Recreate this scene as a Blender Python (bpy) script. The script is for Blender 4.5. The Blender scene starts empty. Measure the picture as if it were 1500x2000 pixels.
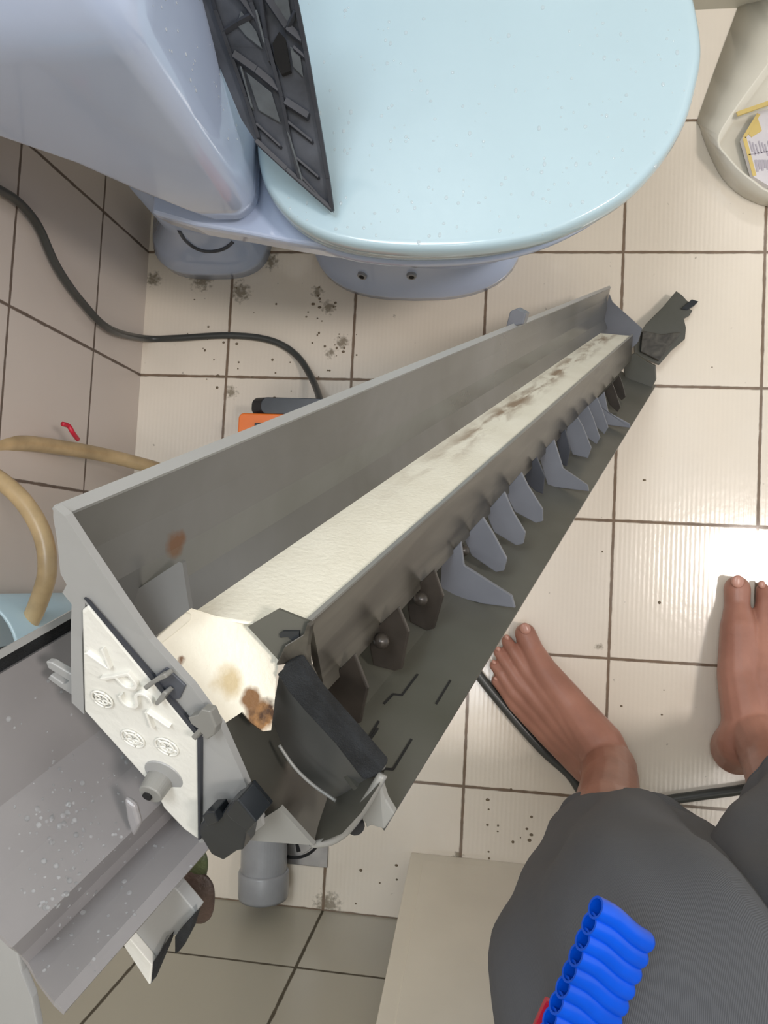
import bpy, bmesh, math, random
from mathutils import Vector, Matrix
from mathutils.geometry import tessellate_polygon
random.seed(7)
S = bpy.context.scene
COL = S.collection

# ------------------------------------------------------------------ camera
R = Matrix(((0.98996481, -0.04368567, 0.13439213), (0.05109358, 0.99733008, -0.05217424), (-0.13175404, 0.05851723, 0.98955374)))
CAM = Vector((0.424785, -0.465546, 1.203898))
FPX = 1565.66
cd = bpy.data.cameras.new('camera'); cam = bpy.data.objects.new('camera', cd); COL.objects.link(cam)
cam.matrix_world = Matrix.Translation(CAM) @ R.to_4x4()
cd.sensor_fit = 'HORIZONTAL'; cd.sensor_width = 36; cd.lens = 36 * FPX / 1500
cd.clip_start = .01
S.camera = cam
# ------------------------------------------------------------------ light
S.view_settings.view_transform = 'Standard'
S.view_settings.look = 'None'
S.view_settings.gamma = 1
S.view_settings.exposure = 0.0
S.view_settings.use_curve_mapping = False
w = bpy.data.worlds.new('world'); S.world = w; w.use_nodes = True
w.node_tree.nodes['Background'].inputs[0].default_value = (.93, .96, 1, 1)
w.node_tree.nodes['Background'].inputs[1].default_value = .88
def area(name, loc, target, size, power, col):
    l = bpy.data.lights.new(name, 'AREA'); l.shape = 'DISK'; l.size = size; l.energy = power; l.color = col
    o = bpy.data.objects.new(name, l); COL.objects.link(o); o.location = loc
    o.rotation_euler = (Vector(target) - Vector(loc)).to_track_quat('-Z', 'Y').to_euler(); return o
area('ceiling_lamp', (1.5, -.44, 2.38), (.5, -.4, 0), .3, 19, (1, .9, .84))
area('high_window_light', (.1, -.05, 2.35), (.25, -.1, 0), .6, 14, (.88, .94, 1))
area('wall_lamp', (.36, -.93, 1.86), (.3, -.2, .3), .2, 1.2, (.95, .97, 1))

# ------------------------------------------------------------------ helpers
def W(u, v, z=0.0):
    """world point at height z seen in direction (u, v)"""
    d = R @ Vector(((u - 750) / FPX, -(v - 1000) / FPX, -1)); t = (z - CAM.z) / d.z
    return CAM + d * t
VP = (1468, 448)
AX = Vector(((VP[0] - 750) / FPX, -(VP[1] - 1000) / FPX, -1)).normalized()    # long axis of the chassis, camera frame
AW = (R @ AX).normalized()                                                       # the same in the world
C0 = .2175
def Q(u, v, s):
    """point of the chassis at distance s along its long axis"""
    r = Vector(((u - 750) / FPX, -(v - 1000) / FPX, -1)); t = (C0 + s) / r.dot(AX)
    return CAM + (R @ r) * t
def WX(u, v, off=.009):
    d = R @ Vector(((u - 750) / FPX, -(v - 1000) / FPX, -1)); return CAM + d * ((XL + off - CAM.x) / d.x)
XL, YF, YB = -.1423, -1.0, .38
def ray(u, v): return R @ Vector(((u - 750) / FPX, -(v - 1000) / FPX, -1))
def hit(u, v, p, n):
    d = ray(u, v); return CAM + d * ((p - CAM).dot(n) / d.dot(n))

def tag(o, label=None, cat=None, group=None, kind=None):
    if label: o['label'] = label
    if cat: o['category'] = cat
    if group: o['group'] = group
    if kind: o['kind'] = kind
    return o
def empty(name, loc, label, cat, group=None):
    o = bpy.data.objects.new(name, None); COL.objects.link(o); o.location = loc; o.empty_display_size = .05
    return tag(o, label, cat, group)
def origin(p):
    v = Vector((0, 0, 0))
    while p: v += p.location; p = p.parent
    return v
def mk(name, verts, faces, mat, parent=None, smooth=False, bevel=0, sub=0, solid=0, off=-1, loc=None, auto=None):
    me = bpy.data.meshes.new(name)
    base = origin(parent)
    loc = Vector(loc) if loc is not None else Vector((0, 0, 0))
    me.from_pydata([tuple(Vector(v) - base - loc) for v in verts], [], faces)
    me.validate(); me.update()
    bm = bmesh.new(); bm.from_mesh(me); bmesh.ops.recalc_face_normals(bm, faces=bm.faces); bm.to_mesh(me); bm.free()
    o = bpy.data.objects.new(name, me); COL.objects.link(o); o.location = loc
    if parent: o.parent = parent
    me.materials.append(mat)
    for p in me.polygons: p.use_smooth = smooth
    if solid:
        m = o.modifiers.new('solid', 'SOLIDIFY'); m.thickness = solid; m.offset = off
    if bevel:
        m = o.modifiers.new('bevel', 'BEVEL'); m.width = bevel; m.segments = 3; m.limit_method = 'ANGLE'; m.angle_limit = math.radians(35)
    if sub:
        m = o.modifiers.new('sub', 'SUBSURF'); m.levels = sub; m.render_levels = sub
    return o
class MB:
    def __init__(s): s.v = []; s.f = []
    def add(s, vs, fs):
        b = len(s.v); s.v += [Vector(x) for x in vs]; s.f += [tuple(i + b for i in f) for f in fs]; return s
    def box(s, c, h, rot=None):
        c = Vector(c); h = Vector(h); vs = []
        for x in (-1, 1):
            for y in (-1, 1):
                for z in (-1, 1):
                    p = Vector((x * h.x, y * h.y, z * h.z)); vs.append(c + (rot @ p if rot else p))
        return s.add(vs, [(0, 1, 3, 2), (4, 6, 7, 5), (0, 4, 5, 1), (2, 3, 7, 6), (0, 2, 6, 4), (1, 5, 7, 3)])
    def prism(s, pts, d):
        """a polygon with a thickness d (vector)"""
        n = len(pts); pts = [Vector(p) for p in pts]; d = Vector(d)
        tris = tessellate_polygon([pts])
        fs = [tuple(t) for t in tris] + [tuple(i + n for i in reversed(t)) for t in tris]
        fs += [(i, (i + 1) % n, (i + 1) % n + n, i + n) for i in range(n)]
        return s.add(pts + [p + d for p in pts], fs)
    def loft(s, rings, closed=True, caps=True):
        n = len(rings[0]); vs = [p for r in rings for p in r]; fs = []
        for k in range(len(rings) - 1):
            for i in range(n if closed else n - 1):
                j = (i + 1) % n; fs.append((k * n + i, k * n + j, (k + 1) * n + j, (k + 1) * n + i))
        if caps and closed:
            fs.append(tuple(range(n))); fs.append(tuple(range((len(rings) - 1) * n, len(rings) * n)))
        return s.add(vs, fs)
    def tube(s, path, r, n=12, caps=True, step=6):
        pts = catmull(path, step) if step > 1 else [Vector(p) for p in path]
        rs = r if isinstance(r, (list, tuple)) else None
        rings = []; up = Vector((0, 0, 1)); prev = None
        for i, p in enumerate(pts):
            t = (pts[min(i + 1, len(pts) - 1)] - pts[max(i - 1, 0)]).normalized()
            if prev is None:
                a = t.cross(up)
                if a.length < .1: a = t.cross(Vector((1, 0, 0)))
            else: a = prev - t * prev.dot(t)
            a.normalize(); prev = a; b = t.cross(a)
            if rs:
                x = i / (len(pts) - 1) * (len(rs) - 1); k = min(int(x), len(rs) - 2); rr = rs[k] + (rs[k + 1] - rs[k]) * (x - k)
            else: rr = r
            rings.append([p + (a * math.cos(2 * math.pi * q / n) + b * math.sin(2 * math.pi * q / n)) * rr for q in range(n)])
        return s.loft(rings, True, caps)
    def cyl(s, p, q, r, r2=None, n=32):
        return s.tube([p, q], [r, r2 if r2 is not None else r], n, True, 1)
    def ball(s, c, r, seg=10, rings=6, sc=(1, 1, 1)):
        vs = []; fs = []
        for i in range(rings + 1):
            a = math.pi * i / rings
            for j in range(seg):
                b = 2 * math.pi * j / seg
                vs.append(Vector(c) + Vector((r * sc[0] * math.sin(a) * math.cos(b), r * sc[1] * math.sin(a) * math.sin(b), r * sc[2] * math.cos(a))))
        for i in range(rings):
            for j in range(seg):
                fs.append((i * seg + j, i * seg + (j + 1) % seg, (i + 1) * seg + (j + 1) % seg, (i + 1) * seg + j))
        return s.add(vs, fs)
    def out(s, name, mat, parent=None, **k): return mk(name, s.v, s.f, mat, parent, **k)
def catmull(P, step=6):
    P = [Vector(p) for p in P]; out = []
    for i in range(len(P) - 1):
        a = P[max(i - 1, 0)]; b = P[i]; c = P[i + 1]; d = P[min(i + 2, len(P) - 1)]
        for k in range(step):
            t = k / step
            out.append(.5 * ((2 * b) + (c - a) * t + (2 * a - 5 * b + 4 * c - d) * t * t + (3 * b - a - 3 * c + d) * t ** 3))
    out.append(P[-1]); return out
def bake(o, dg=None):
    """turn modifiers into plain mesh"""
    bpy.context.view_layer.update()
    d = bpy.context.evaluated_depsgraph_get(); me = bpy.data.meshes.new_from_object(o.evaluated_get(d))
    o.modifiers.clear(); o.data = me; return o
def blend(name, chains, mat, parent, voxel=.003, smooth=8):
    """one continuous body surface from tapered limbs"""
    m = MB()
    for ch in chains:
        for (p, r), (q, r2) in zip(ch[:-1], ch[1:]):
            d = (q - p); L = d.length; t = d.normalized()
            a = t.cross(Vector((.3, .5, 1))).normalized(); b = t.cross(a); rings = []
            for k in range(-5, 6):
                pass
            prof = []
            for k in range(0, 6):
                th = math.pi / 2 * (1 - k / 5); prof.append((-r * math.sin(th), max(r * math.cos(th), 1e-5)))
            for k in range(0, 6):
                th = math.pi / 2 * k / 5; prof.append((L + r2 * math.sin(th), max(r2 * math.cos(th), 1e-5)))
            for x, rr in prof:
                rings.append([p + t * x + (a * math.cos(2 * math.pi * q_ / 16) + b * math.sin(2 * math.pi * q_ / 16)) * rr for q_ in range(16)])
            m.loft(rings)
    o = m.out(name, mat, parent)
    r_ = o.modifiers.new('r', 'REMESH'); r_.mode = 'VOXEL'; r_.voxel_size = voxel
    s_ = o.modifiers.new('s', 'SMOOTH'); s_.iterations = smooth; s_.factor = .5
    bake(o)
    for p in o.data.polygons: p.use_smooth = True
    return o

# ------------------------------------------------------------------ materials
def srgb(r, g, b):
    f = lambda c: (c / 255 / 12.92) if c / 255 <= .04045 else ((c / 255 + .055) / 1.055) ** 2.4
    return (f(r), f(g), f(b), 1)
class NT:
    def __init__(s, name):
        s.m = bpy.data.materials.new(name); s.m.use_nodes = True; s.t = s.m.node_tree; s.b = s.t.nodes['Principled BSDF']
        s.co = s.t.nodes.new('ShaderNodeNewGeometry')
    def n(s, kind, **k):
        nd = s.t.nodes.new(kind)
        for a, b in k.items(): setattr(nd, a, b)
        return nd
    def l(s, a, b): s.t.links.new(a, b)
    def pos(s): return s.co.outputs['Position']
    def noise(s, scale, detail=4, dist=0, vec=None):
        nd = s.n('ShaderNodeTexNoise'); nd.inputs['Scale'].default_value = scale; nd.inputs['Detail'].default_value = detail
        nd.inputs['Distortion'].default_value = dist; s.l(vec or s.pos(), nd.inputs['Vector']); return nd.outputs['Fac']
    def ramp(s, fac, lo, hi, a=0., b=1.):
        nd = s.n('ShaderNodeMapRange'); nd.inputs[1].default_value = lo; nd.inputs[2].default_value = hi
        nd.inputs[3].default_value = a; nd.inputs[4].default_value = b; s.l(fac, nd.inputs[0]); return nd.outputs[0]
    def math(s, op, a, b):
        nd = s.n('ShaderNodeMath', operation=op)
        for i, x in enumerate((a, b)):
            if isinstance(x, (int, float)): nd.inputs[i].default_value = x
            else: s.l(x, nd.inputs[i])
        return nd.outputs[0]
    def mix(s, fac, a, b):
        nd = s.n('ShaderNodeMix', data_type='RGBA')
        if isinstance(fac, (int, float)): nd.inputs[0].default_value = fac
        else: s.l(fac, nd.inputs[0])
        for i, x in ((6, a), (7, b)):
            if isinstance(x, tuple): nd.inputs[i].default_value = x
            else: s.l(x, nd.inputs[i])
        return nd.outputs[2]
    def color(s, c):
        if isinstance(c, tuple): s.b.inputs['Base Color'].default_value = c
        else: s.l(c, s.b.inputs['Base Color'])
    def rough(s, c):
        if isinstance(c, (int, float)): s.b.inputs['Roughness'].default_value = c
        else: s.l(c, s.b.inputs['Roughness'])
    def bump(s, h, strength=.2, dist=.002):
        nd = s.n('ShaderNodeBump'); nd.inputs['Strength'].default_value = strength; nd.inputs['Distance'].default_value = dist
        s.l(h, nd.inputs['Height']); s.l(nd.outputs[0], s.b.inputs['Normal'])
def blob(nt, base, centre, rad, col, soft=.5, noise=60, amp=.5):
    """a stain of its own shape on the surface"""
    d = nt.n('ShaderNodeVectorMath', operation='DISTANCE'); nt.l(nt.pos(), d.inputs[0]); d.inputs[1].default_value = tuple(centre)
    x = nt.math('DIVIDE', d.outputs['Value'], rad)
    x = nt.math('ADD', x, nt.math('MULTIPLY', nt.math('SUBTRACT', nt.noise(noise, 3), .5), amp * 2))
    return nt.mix(nt.ramp(x, 1, soft, 0, 1), base, col)
def stretched(t, k=.88):
    """coordinates drawn out along the chassis, for streaks"""
    d = t.n('ShaderNodeVectorMath', operation='DOT_PRODUCT'); t.l(t.pos(), d.inputs[0]); d.inputs[1].default_value = tuple(AW)
    sc = t.n('ShaderNodeVectorMath', operation='SCALE'); sc.inputs[0].default_value = tuple(AW); t.l(t.math('MULTIPLY', d.outputs['Value'], k), sc.inputs['Scale'])
    o = t.n('ShaderNodeVectorMath', operation='SUBTRACT'); t.l(t.pos(), o.inputs[0]); t.l(sc.outputs[0], o.inputs[1]); return o.outputs[0]
def plain(name, c, rough=.4, var=.08, scale=14, bump=0, bscale=300, metal=0, coat=0):
    t = NT(name); dark = tuple(x * (1 - var * 2) for x in c[:3]) + (1,); lite = tuple(min(x * (1 + var), 1) for x in c[:3]) + (1,)
    t.color(t.mix(t.ramp(t.noise(scale, 5), .3, .7), dark, lite)); t.rough(rough); t.b.inputs['Metallic'].default_value = metal
    if coat: t.b.inputs['Coat Weight'].default_value = coat; t.b.inputs['Coat Roughness'].default_value = .05
    if bump: t.bump(t.noise(bscale, 3), bump)
    return t.m
def tiles(name, axes, off, col, grout, rough, wet=False, spots=False):
    t = NT(name); sep = t.n('ShaderNodeSeparateXYZ'); t.l(t.pos(), sep.inputs[0])
    ln = None; cells = []
    for ax, o in zip(axes, off):
        x = t.math('DIVIDE', t.math('SUBTRACT', sep.outputs[ax], o), .2)
        wob = t.math('MULTIPLY', t.math('SUBTRACT', t.noise(25, 2), .5), .004)
        fr = t.math('FRACT', t.math('ADD', t.math('ADD', x, wob), 100.5), 0)
        d = t.math('ABSOLUTE', t.math('SUBTRACT', fr, .5), 0)
        cells.append(t.math('FLOOR', x, 0))
        ln = d if ln is None else t.math('MINIMUM', ln, d)
    width = t.ramp(t.noise(60, 3), .2, .8, .007, .014)
    g = t.ramp(t.math('SUBTRACT', ln, width), -.003, .003, 1, 0)
    cv = t.n('ShaderNodeCombineXYZ'); t.l(cells[0], cv.inputs[0]); t.l(cells[1], cv.inputs[1])
    wn = t.n('ShaderNodeTexWhiteNoise'); t.l(cv.outputs[0], wn.inputs[0])
    dk = tuple(x * .87 for x in col[:3]) + (1,)
    base = t.mix(t.ramp(wn.outputs[0], 0, 1, 0, .45), col, dk)
    base = t.mix(t.ramp(t.noise(6, 6), .35, .75, 0, .5), base, dk)
    if spots:
        base = t.mix(t.ramp(t.noise(75, 2), .73, .77, 0, .5), base, srgb(110, 100, 88))
        for c, rd in spots: base = blob(t, base, c, rd, srgb(150, 140, 122), .3, 170, 1.2)
    gr = t.mix(t.noise(40, 3), grout, tuple(x * .45 for x in grout[:3]) + (1,))
    t.color(t.mix(g, base, gr))
    r = t.ramp(g, 0, 1, rough, .7); t.rough(r)
    h = t.math('MULTIPLY', g, -1.)
    if wet:
        wv = t.n('ShaderNodeTexWave'); wv.inputs['Scale'].default_value = 48; wv.inputs['Distortion'].default_value = .8; wv.inputs['Detail'].default_value = 2
        wv.inputs['Detail Scale'].default_value = 2; t.l(t.pos(), wv.inputs['Vector'])
        h = t.math('ADD', h, t.math('MULTIPLY', wv.outputs['Fac'], .1))
        h = t.math('ADD', h, t.math('MULTIPLY', t.noise(45, 4), .35))
    t.bump(h, .45 if wet else .3, .0015)
    if wet:
        t.l(t.ramp(t.noise(7, 4), .4, .6, .1, 1.), t.b.inputs['Coat Weight']); t.b.inputs['Coat Roughness'].default_value = .07
    return t.m

M = {}
M['floor'] = tiles('floor_tile', (0, 1), (0, 0), srgb(232, 222, 206), srgb(138, 116, 94), .17, True,
                   [(W(455, 655), .007), (W(452, 765), .011), (W(642, 600), .012), (W(668, 668), .012), (W(645, 690), .008), (W(640, 1768), .022), (W(620, 570), .01), (W(895, 1675), .01), (W(395, 545), .02), (W(300, 545), .014), (W(470, 570), .018), (W(530, 510), .014), (W(1170, 1262), .006)])
M['wall'] = tiles('wall_tile', (1, 2), (0, .153), srgb(214, 204, 195), srgb(124, 108, 96), .3)
M['wall_f'] = tiles('front_wall_tile', (0, 2), (0, .168), srgb(188, 184, 168), srgb(98, 90, 74), .35)
M['ceramic'] = plain('pale_blue_ceramic', srgb(186, 201, 228), .12, .03, 5, coat=.4)
M['lid'] = plain('lid_plastic', srgb(182, 207, 217), .16, .025, 4, coat=.3)
M['water'] = NT('water').m
_b = M['water'].node_tree.nodes['Principled BSDF']; _b.inputs['Alpha'].default_value = .3; _b.inputs['IOR'].default_value = 1.7; _b.inputs['Base Color'].default_value = (.8, .84, .86, 1); _b.inputs['Roughness'].default_value = .02
M['cable'] = plain('black_cable', srgb(66, 68, 66), .35)
M['black'] = plain('black_foam', srgb(26, 29, 32), .9, .3, 120, .5, 1800)
M['bplastic'] = plain('black_plastic', srgb(34, 38, 42), .25, .1, 40)
M['endp'] = plain('light_grey_plastic', srgb(150, 151, 150), .35, .03, 12)
M['grey'] = plain('grey_plastic', srgb(132, 132, 128), .35, .1, 9)
M['casing'] = plain('casing_grey_plastic', srgb(136, 134, 135), .3, .06, 16)
M['vane'] = plain('vane_plastic', srgb(102, 105, 112), .35, .06, 30)
M['vane_d'] = plain('shaded_vane_plastic', srgb(52, 47, 42), .35, .25, 45)  # darker copy of the vane plastic; shade on the near vanes is painted in
M['grille'] = plain('charcoal_plastic', srgb(80, 84, 92), .5, .25, 30)
M['grille_d'] = plain('charcoal_ribs', srgb(56, 59, 66), .55, .15, 30)
M['grille_l'] = plain('pale_charcoal', srgb(98, 104, 108), .5, .2, 40)
M['orange'] = plain('orange_plastic', srgb(238, 120, 40), .35, .05)
M['hose'] = plain('beige_hose_rubber', srgb(196, 170, 128), .35, .18, 22)
M['white'] = plain('white_plastic', srgb(226, 222, 208), .35, .02)
M['cover'] = plain('white_cover', srgb(236, 230, 214), .4, .02)
M['pvc'] = plain('grey_pvc', srgb(150, 152, 155), .28, .06, 30)
M['steel'] = plain('brushed_steel', srgb(170, 168, 166), .25, .1, 50, metal=.9)
M['dark'] = plain('dark_slot', srgb(14, 14, 15), .7)
M['blue'] = plain('blue_plastic', srgb(0, 82, 212), .32, .06, 40)
M['red'] = plain('red_plastic', srgb(190, 30, 55), .35)
M['nail'] = plain('toe_nail', srgb(186, 138, 122), .3, .05, 60)
M['yellow'] = plain('yellow_print', srgb(214, 190, 120), .4)
M['paper'] = plain('printed_paper', srgb(214, 210, 214), .5)
M['ink'] = plain('grey_ink', srgb(178, 172, 182), .6)
M['rag'] = plain('brown_rag', srgb(74, 58, 50), .6, .3, 40, .5)
M['green'] = plain('green_rag', srgb(74, 84, 52), .6, .3, 40, .5)
# wet grey body plastic with grime and rust, darkened to paint in inner shade
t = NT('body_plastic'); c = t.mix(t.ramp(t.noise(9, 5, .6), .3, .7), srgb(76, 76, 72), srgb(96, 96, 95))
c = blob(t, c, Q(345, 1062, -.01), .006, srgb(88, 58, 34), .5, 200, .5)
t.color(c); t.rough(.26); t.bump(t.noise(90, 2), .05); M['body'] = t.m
t = NT('beam_plastic'); sv = stretched(t)
c = t.mix(t.ramp(t.noise(75, 6, 1.2, sv), .35, .7), srgb(50, 47, 42), srgb(82, 79, 71)); t.color(c); t.rough(.3); M['beam'] = t.m  # same grey plastic, shade put into its dark tone, plus streaks
t = NT('outlet_plastic'); c = t.mix(t.ramp(t.noise(12, 5), .3, .7), srgb(68, 68, 60), srgb(84, 84, 78)); t.color(c); t.rough(.4); M['outlet'] = t.m  # same plastic again, the outlet's shade carried by a darker colour
FC, FD = Q(292, 1253, -.031), Q(600, 1217, .012)
FN = (FD - FC).cross(AW).normalized()
_a, _b, _c = Q(292, 1253, -.030), Q(430, 1420, -.022), Q(538, 1292, .005)
F2N = (_b - _a).cross(_c - _a).normalized()
def FP_(u, v): return hit(u, v, _a, F2N)
def FP1(u, v): return hit(u, v, FC, FN)
# cream expanded foam with brown grime along its middle
t = NT('cream_foam'); d = t.n('ShaderNodeVectorMath', operation='SUBTRACT'); t.l(t.pos(), d.inputs[0]); d.inputs[1].default_value = tuple(FP1(505, 1160))
cr = t.n('ShaderNodeVectorMath', operation='CROSS_PRODUCT'); t.l(d.outputs[0], cr.inputs[0]); cr.inputs[1].default_value = tuple(AW)
ln = t.n('ShaderNodeVectorMath', operation='LENGTH'); t.l(cr.outputs[0], ln.inputs[0])
near = t.ramp(ln.outputs['Value'], .002, .013, 1, 0)
dt = t.n('ShaderNodeVectorMath', operation='DOT_PRODUCT'); t.l(d.outputs[0], dt.inputs[0]); dt.inputs[1].default_value = tuple(AW)
along = t.ramp(dt.outputs['Value'], .1, .3)
vm = stretched(t, .8)
f = t.math('MULTIPLY', t.math('MULTIPLY', near, along), t.ramp(t.noise(110, 8, .4, vm), .44, .62))
c = t.mix(t.ramp(t.noise(30, 6), .4, .75, 0, .35), srgb(232, 229, 214), srgb(204, 197, 176))
c = t.mix(t.math('MULTIPLY', f, .8), c, srgb(118, 86, 52))
mixst = t.mix(t.ramp(t.noise(260, 4), .35, .65), srgb(70, 46, 26), srgb(150, 110, 66))
c = blob(t, c, FP_(508, 1398), .0075, mixst, .6, 260, .3); c = blob(t, c, FP_(490, 1365), .005, srgb(120, 86, 52), .6, 260, .3)
c = blob(t, c, FP_(445, 1330), .007, srgb(196, 180, 144), .3, 160, .5)
c = blob(t, c, FP_(352, 1290), .002, srgb(120, 90, 66), .3, 400, .9)
t.color(c); t.rough(.55); t.bump(t.noise(420, 4), .35, .001); M['cream'] = t.m
t = NT('white_foam'); t.color(t.mix(t.noise(30), srgb(208, 208, 200), srgb(220, 220, 214))); t.rough(.5); t.bump(t.noise(300, 3), .25, .001); M['wfoam'] = t.m
# skin, trousers
t = NT('skin'); c = t.mix(t.ramp(t.noise(18, 5), .3, .7), srgb(150, 104, 88), srgb(176, 126, 108)); t.color(c); t.rough(.42)
t.b.inputs['Subsurface Weight'].default_value = .12; t.b.inputs['Subsurface Radius'].default_value = (.01, .004, .002); t.bump(t.noise(350, 4), .12, .001); M['skin'] = t.m
t = NT('trouser_twill'); wv = t.n('ShaderNodeTexWave', bands_direction='DIAGONAL'); wv.inputs['Scale'].default_value = 420; t.l(t.pos(), wv.inputs['Vector'])
c = t.mix(wv.outputs['Fac'], srgb(84, 87, 92), srgb(94, 97, 102)); t.color(c); t.rough(.8); t.bump(wv.outputs['Fac'], .25, .0008); M['cloth'] = t.m

# ------------------------------------------------------------------ the room
XL, YF, YB = -.1423, -1.0, .38
def quad(name, pts, mat):
    return tag(mk(name, pts, [(0, 1, 2, 3)], mat), kind='structure')
quad('floor', [(XL, YF, 0), (2.0, YF, 0), (2.0, YB, 0), (XL, YB, 0)], M['floor'])
quad('wall_left', [(XL, YF, 0), (XL, YB, 0), (XL, YB, 2.4), (XL, YF, 2.4)], M['wall'])
quad('wall_front', [(XL, YF, 0), (2.0, YF, 0), (2.0, YF, 2.4), (XL, YF, 2.4)], M['wall_f'])
quad('wall_back', [(XL, YB, 0), (2.0, YB, 0), (2.0, YB, 2.4), (XL, YB, 2.4)], M['wall_f'])
m = MB().box((1.0, YB - .005, .03), (1.0, .005, .03)); tag(m.out('baseboard_back', M['wall_f']), kind='structure')

# ------------------------------------------------------------------ toilet
def rrect(x0, x1, y0, y1, r, z, n=6):
    out = []
    for cx, cy, a0 in ((x1 - r, y1 - r, 0), (x0 + r, y1 - r, 90), (x0 + r, y0 + r, 180), (x1 - r, y0 + r, 270)):
        for k in range(n + 1):
            a = math.radians(a0 + 90 * k / n); out.append(Vector((cx + r * math.cos(a), cy + r * math.sin(a), z)))
    return out
toilet = empty('toilet', (.2, .03, 0), 'pale blue ceramic toilet standing on the tiles in the corner', 'toilet')
YC = .028
# lid outline: photo points of the near half, mirrored for the far half
half = [W(u, v, .43) for u, v in ((500, 262), (503, 310), (516, 362), (548, 412), (600, 452), (670, 478), (760, 491), (860, 493), (960, 486), (1060, 466), (1150, 430), (1230, 380), (1296, 310), (1340, 235), (1362, 160))]
tip = W(1371, 90, .43)
ol = half + [Vector((tip.x, YC, .43))] + [Vector((p.x, 2 * YC - p.y, .43)) for p in reversed(half)]
ol = catmull(ol + [ol[0]], 4)[:-1]
cen = Vector((sum(p.x for p in ol) / len(ol), YC, 0))
def ring(sc, z, dx=0): return [Vector((cen.x + dx + (p.x - cen.x) * sc, YC + (p.y - YC) * sc, z)) for p in ol]
m = MB().loft([ring(.975, .408), ring(.995, .412), ring(1.0, .420), ring(.998, .427), ring(.992, .4315), ring(.982, .4345), ring(.972, .4354), ring(.962, .4357), ring(.94, .4358), ring(.8, .4361), ring(.5, .4366), ring(.2, .4368)])
lid = m.out('lid', M['lid'], toilet, smooth=True); tag(lid, 'pale aqua closed lid dotted with water')
m = MB().loft([ring(.93, .385, -.01), ring(.965, .39, -.008), ring(.975, .402, -.006), ring(.96, .407, -.006), ring(.6, .407)])
m.out('seat', M['lid'], toilet, smooth=True)
# bowl, deck and skirt
def bowl(sc, z, dx, sy=1): return [Vector((cen.x + dx + (p.x - cen.x) * sc, YC + (p.y - YC) * sc * sy, z)) for p in ol]
def ell(cx, rx, ry, z, n=len(ol), pw=2.3):
    o = []
    for k in range(n):
        a = 2 * math.pi * k / n + math.pi; c_, s_ = math.cos(a), math.sin(a)
        o.append(Vector((cx + rx * math.copysign(abs(c_) ** (2 / pw), c_), YC + ry * math.copysign(abs(s_) ** (2 / pw), s_), z)))
    return o
m = MB().loft([bowl(.6, .384, -.01), bowl(.96, .384, -.01), bowl(.965, .372, -.01), bowl(.9, .34, -.012, .97), bowl(.72, .24, -.02, .9), bowl(.62, .15, -.02, .9)])
fx = lambda u, v: W(u, v, 0)
pA, pB = fx(615, 500), fx(1020, 490); pyb = fx(830, 588).y
pcx = (pA.x + pB.x) / 2; prx = (pB.x - pA.x) / 2
m.loft([ell(pcx, prx, YC - pyb, 0, 40, 2.6), ell(pcx, prx, YC - pyb, .018, 40, 2.6), ell(pcx, prx * .95, YC - pyb - .008, .028, 40, 2.6), ell(pcx, prx * .82, (YC - pyb) * .8, .08, 40), ell(pcx, prx * .8, (YC - pyb) * .75, .2, 40)])
bowl_ = m.out('bowl', M['ceramic'], toilet, smooth=True)
# rear deck between the cistern and the lid, and the trap foot below it
m = MB()
dk = [W(296, 416, .385), W(380, 440, .385), W(470, 455, .385), W(560, 472, .385), W(640, 485, .385), W(760, 492, .385)]
bk = [Vector((p.x, 2 * YC - p.y, .385)) for p in reversed(dk)]
rg = lambda s_, z: [Vector((cen.x - .1 + (p.x - cen.x + .1) * s_, YC + (p.y - YC) * s_, z)) for p in dk + bk]
m.loft([rg(1, .386), rg(1.0, .375), rg(.98, .35), rg(.85, .3)])
tag(m.out('deck', M['ceramic'], toilet, bevel=.004, smooth=False), 'smooth light blue deck behind the lid')
tA, tB, ty = fx(315, 440), fx(532, 470), fx(430, 546).y
tcx = (tA.x + tB.x) / 2; trx = (tB.x - tA.x) / 2
m = MB().loft([ell(tcx, trx, YC - ty, 0, 40, 3), ell(tcx, trx, YC - ty, .03, 40, 3), ell(tcx, trx * .9, YC - ty - .012, .05, 40, 3), ell(tcx + .005, trx * .62, YC - ty - .03, .1, 40, 2.6), ell(tcx + .01, trx * .55, YC - ty - .035, .36, 40, 2.6)])
foot_ = m.out('trap_foot', M['ceramic'], toilet, smooth=True)
from mathutils.bvhtree import BVHTree
bpy.context.view_layer.update()
def onobj(o, pts):
    b = BVHTree.FromObject(o, bpy.context.evaluated_depsgraph_get()); P = []
    for u, v in pts:
        h = b.ray_cast(CAM - toilet.location, ray(u, v).normalized())
        if h[0] is not None: P.append((h[0] + toilet.location, h[1]))
    return P
m = MB().tube([p for p, n in onobj(foot_, [(350, 450), (357, 462), (368, 474), (382, 484), (400, 490), (420, 490), (440, 484), (455, 472)])], .003, 8)
tag(m.out('seam', M['grille'], toilet, smooth=True), 'dark curved seam on the foot')
for u, v in ((708, 537), (804, 537)):
    for p, n in onobj(bowl_, [(u, v)]):
        if n.dot(CAM - p) < 0: n = -n
        MB().cyl(p - n * .008, p + n * .004, .0085, .007, 20).out('bolt_cap', M['pvc'], toilet, bevel=.001)
        MB().cyl(p + n * .003, p + n * .0044, .004, .004, 16).out('bolt_cap', M['dark'], toilet)
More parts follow.
